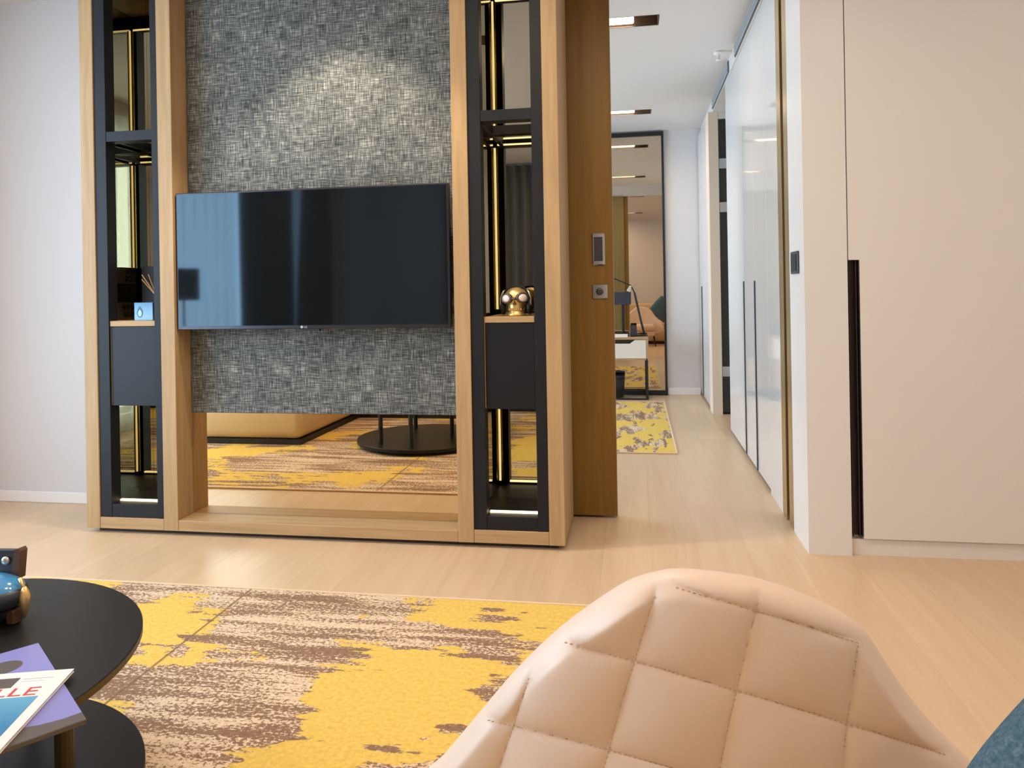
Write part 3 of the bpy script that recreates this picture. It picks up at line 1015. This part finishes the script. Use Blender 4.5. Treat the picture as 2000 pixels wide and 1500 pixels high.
# the long right hand edge runs from A (top right) to B (bottom right)
o, ch, raw = magazine('violet_magazine', 'violet magazine with a grey brown lower band under the white magazine', (A.x, A.y), (up.x, up.y), 0.29, up.length, 0.4005, 0.007, M_violet)
bm = bm_new()
hL = up.length
pts = [(0, -hL + 0.030), (0, -hL), (-0.29, -hL), (-0.29, -hL + 0.09), (-0.20, -hL + 0.085), (-0.12, -hL + 0.062), (-0.06, -hL + 0.036), (-0.03, -hL + 0.030)]
prism(bm, pts, 'z', 0.0071, 0.0074)
raw('cover_band', bm, M_greybrown, o)
ch('spine_edge', -0.29, 0.0, -hL - 0.0015, -hL, 0.0, 0.007, M_greybrown)
bm = bm_new()
prism(bm, [(-0.075 + 0.035 * cos(a), -0.075 + 0.028 * sin(a)) for a in [2 * pi * k / 20 for k in range(20)]], 'z', 0.0071, 0.0074)
raw('cover_figure', bm, M_greybrown, o)

A = Vector((-1.080, 1.285))
up = Vector((-1.08 + 1.006, 1.285 - 1.036))
o, ch, raw = magazine('white_magazine', 'white fashion magazine with red title and blue sea picture on top', (A.x, A.y), (up.x, up.y), 0.225, 0.29, 0.4085, 0.006, M_white_cover)
ch('sea_picture', -0.210, -0.020, -0.275, -0.095, 0.0061, 0.0064, M_sea)
ch('portrait_picture', -0.135, -0.085, -0.058, -0.022, 0.0061, 0.0064, M_greybrown)
def flat_text(nm, body, M_, par, size, loc, sc=(1, 1, 1), off=0.0):
    c = bpy.data.curves.new(nm, 'FONT')
    c.body = body
    c.size = size
    c.extrude = 0.0002
    c.offset = off
    c.materials.append(M_)
    q = text_mesh(nm, c)
    q.parent = par
    q.location = loc
    q.scale = sc
    return q
flat_text('title', 'ELLE', M_red, o, 0.046, (-0.132, -0.090, 0.0063), (1.15, 0.9, 1))
ch('print_line', -0.078, -0.024, -0.029, -0.027, 0.0060, 0.0061, M_grey_ink)
ch('print_line', -0.078, -0.036, -0.038, -0.0365, 0.0060, 0.0061, M_grey_ink)

# ------------------------------------------------------------------ ornament on the table edge
OR = (-1.42, 1.48)
t = thing('table_ornament', (OR[0], OR[1], 0.4005), 'dark ornament with a shiny blue shell, leather panels and a gold pointed fitting', 'ornament')
ZB = 0.4005
bm = bm_new()
box(bm, -1.56, -1.418, 1.455, 1.535, ZB, ZB + 0.052, 0.006, 2)
obj('body', bm, M_black, t)
bm = bm_new()
prism(bm, [(-1.56, ZB + 0.052), (-1.428, ZB + 0.052), (-1.417, ZB + 0.148), (-1.56, ZB + 0.143)], 'y', 1.515, 1.530)
pt = obj('rear_plate', bm, M_navy, t)
bm = bm_new()
lathe(bm, [(0.010, 1.515), (0.010, 1.509), (0.006, 1.506)], (-1.443, 0, ZB + 0.125), 16, 'y')
obj('rivet', bm, M_silver, pt, True)
bm = bm_new()
prism(bm, [(-1.432, ZB + 0.086), (-1.412, ZB + 0.084), (-1.405, ZB + 0.148), (-1.410, ZB + 0.154), (-1.422, ZB + 0.150)], 'y', 1.512, 1.533)
obj('leather_strap', bm, M_leather, t)
bm = bm_new()
uvs(bm, (-1.454, 1.475, ZB + 0.066), (0.082, 0.062, 0.040), 40, 20, lambda p: Vector((p.x, p.y, p.z if p.z > 0 else p.z * 0.9)))
sh = obj('shell', bm, M_tank, t, True)
bm = bm_new()
def under(p):
    q = p.copy()
    if q.z > 0.35:
        q.z = 0.35
    return q
uvs(bm, (-1.454, 1.474, ZB + 0.063), (0.087, 0.067, 0.043), 40, 20, under)
obj('shell_skirt', bm, M_navy, t, True)
bm = bm_new()
tube(bm, [(-1.364, 1.478, ZB + 0.082), (-1.364, 1.478, ZB + 0.072), (-1.364, 1.478, ZB + 0.060), (-1.364, 1.478, ZB + 0.035), (-1.365, 1.478, ZB + 0.012)], [0.004, 0.009, 0.012, 0.009, 0.002], 16)
obj('gold_fitting', bm, M_goldcone, t, True)
bm = bm_new()
tube(bm, [(-1.366, 1.478, ZB + 0.050), (-1.392, 1.474, ZB + 0.044), (-1.400, 1.470, ZB + 0.034)], 0.005, 10)
tube(bm, [(-1.364, 1.478, ZB + 0.075), (-1.378, 1.480, ZB + 0.100)], 0.004, 8)
obj('gold_bracket', bm, M_goldcone, t, True)
bm = bm_new()
box(bm, -1.400, -1.378, 1.462, 1.486, ZB, ZB + 0.034, 0.004)
obj('leather_pouch', bm, M_leather, t)
bm = bm_new()
box(bm, -1.52, -1.400, 1.40, 1.440, ZB, ZB + 0.036, 0.008, 2)
obj('front_case', bm, M_leather, t)
bm = bm_new()
box(bm, -1.52, -1.399, 1.398, 1.442, ZB + 0.036, ZB + 0.046, 0.003)
obj('front_case_lid', bm, M_goldcone, t)
bm = bm_new()
for k in range(7):
    a0 = (-1.394 - 0.004 * k, 1.39 - 0.006 * k, ZB + 0.026 - 0.0035 * k)
    ring = [(a0[0] + 0.005 * cos(a), a0[1] + 0.003 * sin(a), a0[2] + 0.005 * sin(a)) for a in [2 * pi * j / 10 for j in range(11)]]
    tube(bm, ring, 0.0014, 6, False)
obj('chain', bm, M_silver, t, True)

# ------------------------------------------------------------------ sofa (seen in the mirror under the fabric panel)
t = thing('corner_sofa', (-1.5, -0.4, 0), 'large beige corner sofa on a black plinth, reflected in the low mirror', 'sofa')
bx('plinth', M_black, t, -3.28, -2.46, -1.05, 1.48, 0.0095, 0.05)
bx('plinth', M_black, t, -2.458, 1.30, -1.05, 0.30, 0.0095, 0.05)
bx('plinth', M_black, t, 0.22, 1.30, 0.302, 0.84, 0.0005, 0.05)
def soft(name, x0, x1, y0, y1, z0, z1, r, M_):
    bm = bm_new()
    box(bm, x0, x1, y0, y1, z0, z1, r, 4)
    return obj(name, bm, M_, t, True)
soft('base_body', -3.30, -2.45, -1.06, 1.50, 0.05, 0.30, 0.06, M_sofa)
soft('base_body', -2.448, 1.32, -1.06, 0.32, 0.05, 0.30, 0.06, M_sofa)
soft('base_body', 0.20, 1.32, 0.322, 0.86, 0.05, 0.30, 0.06, M_sofa)
soft('seat_cushion', -3.28, -2.46, -0.70, 1.48, 0.302, 0.42, 0.05, M_sofa)
for k in range(3):
    soft('seat_cushion', -2.44 + k * 0.87, -1.58 + k * 0.87, -0.70, 0.30, 0.302, 0.42, 0.05, M_sofa)
soft('seat_cushion', 0.21, 1.31, -0.70, 0.85, 0.302, 0.42, 0.05, M_sofa)
soft('backrest', -3.28, 1.31, -1.05, -0.72, 0.302, 0.78, 0.08, M_sofa)

# teal cushion
bm = bm_new()
n = 28
hs, hd = 0.205, 0.065
lay = {}
for sgn in (1, -1):
    for i in range(n + 1):
        for j in range(n + 1):
            a, b = -1 + 2 * i / n, -1 + 2 * j / n
            # rounded corners, plump middle
            k = 1 - 0.06 * (a * a * b * b)
            d = hd * (max(0.0, (1 - a ** 4)) * max(0.0, (1 - b ** 4))) ** 0.5
            edge = (i in (0, n)) or (j in (0, n))
            key = (i, j, 0 if edge else sgn)
            if key in lay:
                continue
            p = Vector((a * hs * k, sgn * d if not edge else 0.0, b * hs * k))
            lay[key] = bm.verts.new(p)
for sgn in (1, -1):
    for i in range(n):
        for j in range(n):
            q = []
            for (ii, jj) in ((i, j), (i + 1, j), (i + 1, j + 1), (i, j + 1)):
                edge = (ii in (0, n)) or (jj in (0, n))
                q.append(lay[(ii, jj, 0 if edge else sgn)])
            bm.faces.new(q if sgn < 0 else q[::-1])
bmesh.ops.transform(bm, matrix=Matrix.Translation((0.519, 0.69, 0.69)) @ Matrix.Rotation(radians(-48), 4, 'Y'), verts=bm.verts)
tag(obj('teal_cushion', bm, M_teal, smooth=True), 'teal woven fabric cushion at the lower right corner', 'cushion')

# ------------------------------------------------------------------ quilted armchair, seen from behind
CH = (0.06, 1.25)
t = thing('quilted_armchair', (CH[0], CH[1], 0), 'pale blush quilted leather armchair seen from behind at lower right', 'armchair')
OUT = [(-0.375, 0.30), (-0.319, 0.382), (-0.245, 0.488), (-0.184, 0.572), (-0.121, 0.645), (-0.063, 0.699), (-0.015, 0.735), (0.025, 0.751), (0.057, 0.756), (0.108, 0.753), (0.158, 0.744), (0.222, 0.719), (0.282, 0.681), (0.317, 0.630), (0.346, 0.584), (0.385, 0.532), (0.433, 0.478), (0.49, 0.41), (0.52, 0.33), (0.46, 0.245), (0.30, 0.215), (0.06, 0.21), (-0.18, 0.215), (-0.33, 0.235)]
CX, CZ = 0.06, 0.47
def catmull(P, n):
    res = []
    L_ = len(P)
    for i in range(L_):
        p0, p1, p2, p3 = P[i - 1], P[i], P[(i + 1) % L_], P[(i + 2) % L_]
        for k in range(n):
            s = k / n
            res.append(tuple(0.5 * ((2 * p1[d]) + (-p0[d] + p2[d]) * s + (2 * p0[d] - 5 * p1[d] + 4 * p2[d] - p3[d]) * s * s + (-p0[d] + 3 * p1[d] - 3 * p2[d] + p3[d]) * s ** 3) for d in (0, 1)))
    return res
RIM = catmull(OUT, 14)
def ysurf(x, z):
    return 1.0 + 0.7 * (x - 0.08) ** 2 - 0.12 * (z - 0.6)
QA = (0.882, 7.081, -1.528, -1.518, 4.718, -1.833)
QB = (-0.112, 2.065, 7.942, 3.97, 3.435, 4.462)
def grid_ab(x, z):
    X, Z = x - 0.1, z - 0.6
    f_ = (1, X, Z, X * X, X * Z, Z * Z)
    return sum(p * q for p, q in zip(QA, f_)), sum(p * q for p, q in zip(QB, f_))
def puff(x, z):
    a, b = grid_ab(x, z)
    return 0.020 * (abs(sin(pi * a)) * abs(sin(pi * b))) ** 0.5
TH = 0.062
bm = bm_new()
NR = 92
rings_o, rings_i = [], []
nT = len(RIM)
for r_ in range(1, NR + 1):
    rho = (r_ / NR) ** 0.8
    ro, ri = [], []
    for (rx, rz) in RIM:
        x_ = CX + (rx - CX) * rho
        z_ = CZ + (rz - CZ) * rho
        dist = (1 - rho) * sqrt((rx - CX) ** 2 + (rz - CZ) ** 2)
        e_ = min(1.0, dist / 0.030)
        rnd = (1 - sqrt(max(0.0, 1 - (1 - e_) ** 2)))      # 0 inside, 1 at rim
        y_ = ysurf(x_, z_)
        pf = puff(x_, z_) * min(1.0, dist / 0.022)
        ro.append(bm.verts.new((x_, y_ - pf + rnd * TH * 0.5, z_)))
        ri.append(bm.verts.new((x_, y_ + TH - rnd * TH * 0.5, z_)) if r_ < NR else ro[-1])
    rings_o.append(ro)
    rings_i.append(ri)
for rings in (rings_o, rings_i):
    for a, b in zip(rings, rings[1:]):
        for k in range(nT):
            q = [a[k], a[(k + 1) % nT], b[(k + 1) % nT], b[k]]
            if len(set(q)) == 4:
                bm.faces.new(q)
for rings, sg in ((rings_o, 1), (rings_i, -1)):
    cy_ = ysurf(CX, CZ) - puff(CX, CZ) if sg == 1 else ysurf(CX, CZ) + TH
    c_ = bm.verts.new((CX, cy_, CZ))
    for k in range(nT):
        bm.faces.new((c_, rings[0][k], rings[0][(k + 1) % nT]))
obj('back_shell', bm, M_chair, t, True)

# stitches along the quilting lines
def inside(x, z, shrink=0.965):
    a = math.atan2(z - CZ, x - CX)
    best = min(RIM, key=lambda p: abs(math.atan2(p[1] - CZ, p[0] - CX) - a))
    return sqrt((x - CX) ** 2 + (z - CZ) ** 2) < shrink * sqrt((best[0] - CX) ** 2 + (best[1] - CZ) ** 2)
def solve_ab(a, b):
    x_, z_ = 0.1 + (a - 0.88) / 7.5, 0.6 + b / 8
    for _ in range(25):
        fa, fb = grid_ab(x_, z_)
        e = 1e-4
        ax, bx_ = grid_ab(x_ + e, z_)
        az, bz_ = grid_ab(x_, z_ + e)
        j11, j12, j21, j22 = (ax - fa) / e, (az - fa) / e, (bx_ - fb) / e, (bz_ - fb) / e
        dt = j11 * j22 - j12 * j21
        if abs(dt) < 1e-6:
            return None
        ra, rb = a - fa, b - fb
        x_ += max(-0.05, min(0.05, (ra * j22 - rb * j12) / dt))
        z_ += max(-0.05, min(0.05, (rb * j11 - ra * j21) / dt))
    fa, fb = grid_ab(x_, z_)
    return (x_, z_) if abs(fa - a) + abs(fb - b) < 1e-2 else None
bm = bm_new()
def stitch_line(fn):
    prev = None
    acc = 0
    s = -3.5
    while s < 4.5:
        p = fn(s)
        if p and inside(*p):
            if prev:
                d = Vector((p[0] - prev[0], p[1] - prev[1]))
                if d.length > 0.0062:
                    q0 = Vector((prev[0], ysurf(*prev) - 0.0022, prev[1]))
                    d3 = Vector((d.x, 0, d.y)).normalized()
                    tube(bm, [q0, q0 + d3 * 0.0038], 0.0010, 4)
                    prev = p
            else:
                prev = p
        else:
            prev = None
        s += 0.012
for k in range(-3, 4):
    stitch_line(lambda s, k=k: solve_ab(s, k))
    stitch_line(lambda s, k=k: solve_ab(k, s))
o = obj('stitching', bm, M_stitch, t)
o['kind'] = 'stuff'
# seat, arms and legs (front side of the chair)
bm = bm_new()
box(bm, -0.10, 0.33, 1.085, 1.55, 0.30, 0.42, 0.045, 4)
obj('seat', bm, M_chair, t, True)
bm = bm_new()
box(bm, -0.14, 0.34, 1.09, 1.53, 0.20, 0.30, 0.03, 3)
obj('seat_base', bm, M_chair, t, True)
for (lx, ly) in ((-0.10, 1.14), (0.32, 1.14), (-0.10, 1.48), (0.32, 1.48)):
    bm = bm_new()
    zf = 0.0005
    tube(bm, [(lx, ly, 0.205), (lx + 0.03 * (1 if lx > 0 else -1) * (1 if lx > 0 else 0.5), ly + 0.02 * (1 if ly > 1.3 else -1), zf)], [0.016, 0.010], 12)
    obj('leg', bm, M_black, t)

# floor lamp reflected in the television
t = thing('floor_lamp', (-3.45, 1.15, 0), 'dark drum shade floor lamp by the sheer curtain, reflected in the television', 'floor lamp')
bm = bm_new()
lathe(bm, [(0.12, 0.0005), (0.12, 0.015), (0.02, 0.02)], (-3.45, 1.15, 0), 24)
obj('base', bm, M_black, t)
bm = bm_new()
tube(bm, [(-3.45, 1.15, 0.018), (-3.45, 1.15, 1.30)], 0.009, 10)
obj('pole', bm, M_black, t)
bm = bm_new()
lathe(bm, [(0.115, 1.09), (0.115, 1.335)], (-3.45, 1.15, 0), 32)
obj('lamp_shade', bm, M_drape, t)

# ------------------------------------------------------------------ desk by the end mirror and what stands on it
t = thing('writing_desk', (-0.4, 7.8, 0), 'oak writing desk with a white drawer on black metal legs', 'desk')
DY0, DY1 = 7.62, 7.955
bx('desk_top', M_desk_wood, t, -0.95, 0.112, DY0, DY1, 0.606, 0.630, 0.002)
bx('side_panel', M_desk_wood, t, 0.090, 0.112, DY0, DY1, 0.415, 0.605, 0.001)
bx('bottom_panel', M_desk_wood, t, -0.95, 0.089, DY0, DY1, 0.400, 0.414, 0.001)
bx('back_panel', M_desk_wood, t, -0.95, 0.089, DY1 - 0.012, DY1, 0.415, 0.605)
bm = bm_new()
prism(bm, [(-0.36, 0.417), (0.088, 0.417), (0.088, 0.602), (-0.02, 0.602), (-0.07, 0.565), (-0.36, 0.565)], 'y', DY0 + 0.004, DY0 + 0.024)
obj('drawer', bm, M_drawer, t)
bx('drawer_cavity', M_dark, t, -0.36, 0.085, DY0 + 0.03, DY0 + 0.034, 0.417, 0.604)
for lx in (0.095, -0.92):
    bm = bm_new()
    for yy in (DY0 + 0.012, DY1 - 0.012):
        box(bm, lx - 0.012, lx + 0.012, yy - 0.012, yy + 0.012, 0.0005, 0.399)
    box(bm, lx - 0.012, lx + 0.012, DY0 + 0.024, DY1 - 0.024, 0.0005, 0.022)
    obj('leg_frame', bm, M_black, t)
bx('foot_rail', M_black, t, -0.908, 0.083, DY0 + 0.002, DY0 + 0.020, 0.0005, 0.016)

t = thing('desk_lamp', (0.075, 7.80, 0.631), 'black jointed desk lamp with a dark shade on the writing desk', 'lamp')
bm = bm_new()
lathe(bm, [(0.055, 0.6305), (0.055, 0.640), (0.01, 0.648)], (0.055, 7.80, 0), 20)
obj('base', bm, M_black, t)
bm = bm_new()
tube(bm, [(0.080, 7.80, 0.64), (0.045, 7.80, 0.78), (-0.015, 7.80, 1.07)], 0.011, 8)
obj('lower_arm', bm, M_black, t)
bm = bm_new()
tube(bm, [(-0.015, 7.80, 1.07), (-0.05, 7.80, 1.15), (-0.22, 7.80, 1.225)], 0.007, 8)
obj('upper_arm', bm, M_black, t)
bm = bm_new()
tube(bm, [(-0.05, 7.80, 1.15), (-0.08, 7.80, 1.09)], [0.012, 0.02], 10)
obj('joint', bm, M_silver, t)

t = thing('desk_monitor', (-0.16, 7.83, 0.631), 'small dark monitor standing on the writing desk', 'monitor')
bx('monitor_screen', M_navy, t, -0.36, -0.055, 7.815, 7.845, 0.955, 1.085, 0.004)
bx('monitor_stand', M_black, t, -0.15, -0.125, 7.835, 7.855, 0.645, 0.955)
bx('monitor_foot', M_black, t, -0.20, -0.08, 7.80, 7.88, 0.6305, 0.644, 0.002)
t = thing('desk_speaker', (-0.02, 7.78, 0.631), 'small black speaker box on the desk beside the lamp', 'speaker')
bx('speaker_body', M_black, t, -0.065, 0.0, 7.72, 7.78, 0.6305, 0.745, 0.004)
bx('speaker_grille', M_navy, t, -0.060, -0.005, 7.7175, 7.720, 0.640, 0.738)
t = thing('white_notebook', (-0.19, 7.68, 0.631), 'white closed notebook lying on the front of the desk', 'notebook')
bx('pages', M_page, t, -0.33, -0.092, 7.632, 7.712, 0.6325, 0.655)
bx('cover', M_trim, t, -0.332, -0.088, 7.630, 7.714, 0.655, 0.659, 0.001)
bx('back_cover', M_trim, t, -0.332, -0.088, 7.630, 7.714, 0.6305, 0.6325)
t = thing('waste_bin', (-0.20, 7.76, 0), 'small dark waste bin under the writing desk', 'bin')
bm = bm_new()
lathe(bm, [(0.075, 0.010), (0.090, 0.22), (0.084, 0.22), (0.070, 0.02)], (-0.22, 7.77, 0), 24)
obj('bin_body', bm, M_black, t, True)
bm = bm_new()
lathe(bm, [(0.091, 0.215), (0.093, 0.222), (0.088, 0.226), (0.085, 0.218)], (-0.22, 7.77, 0), 24)
obj('bin_rim', bm, M_navy, t, True)
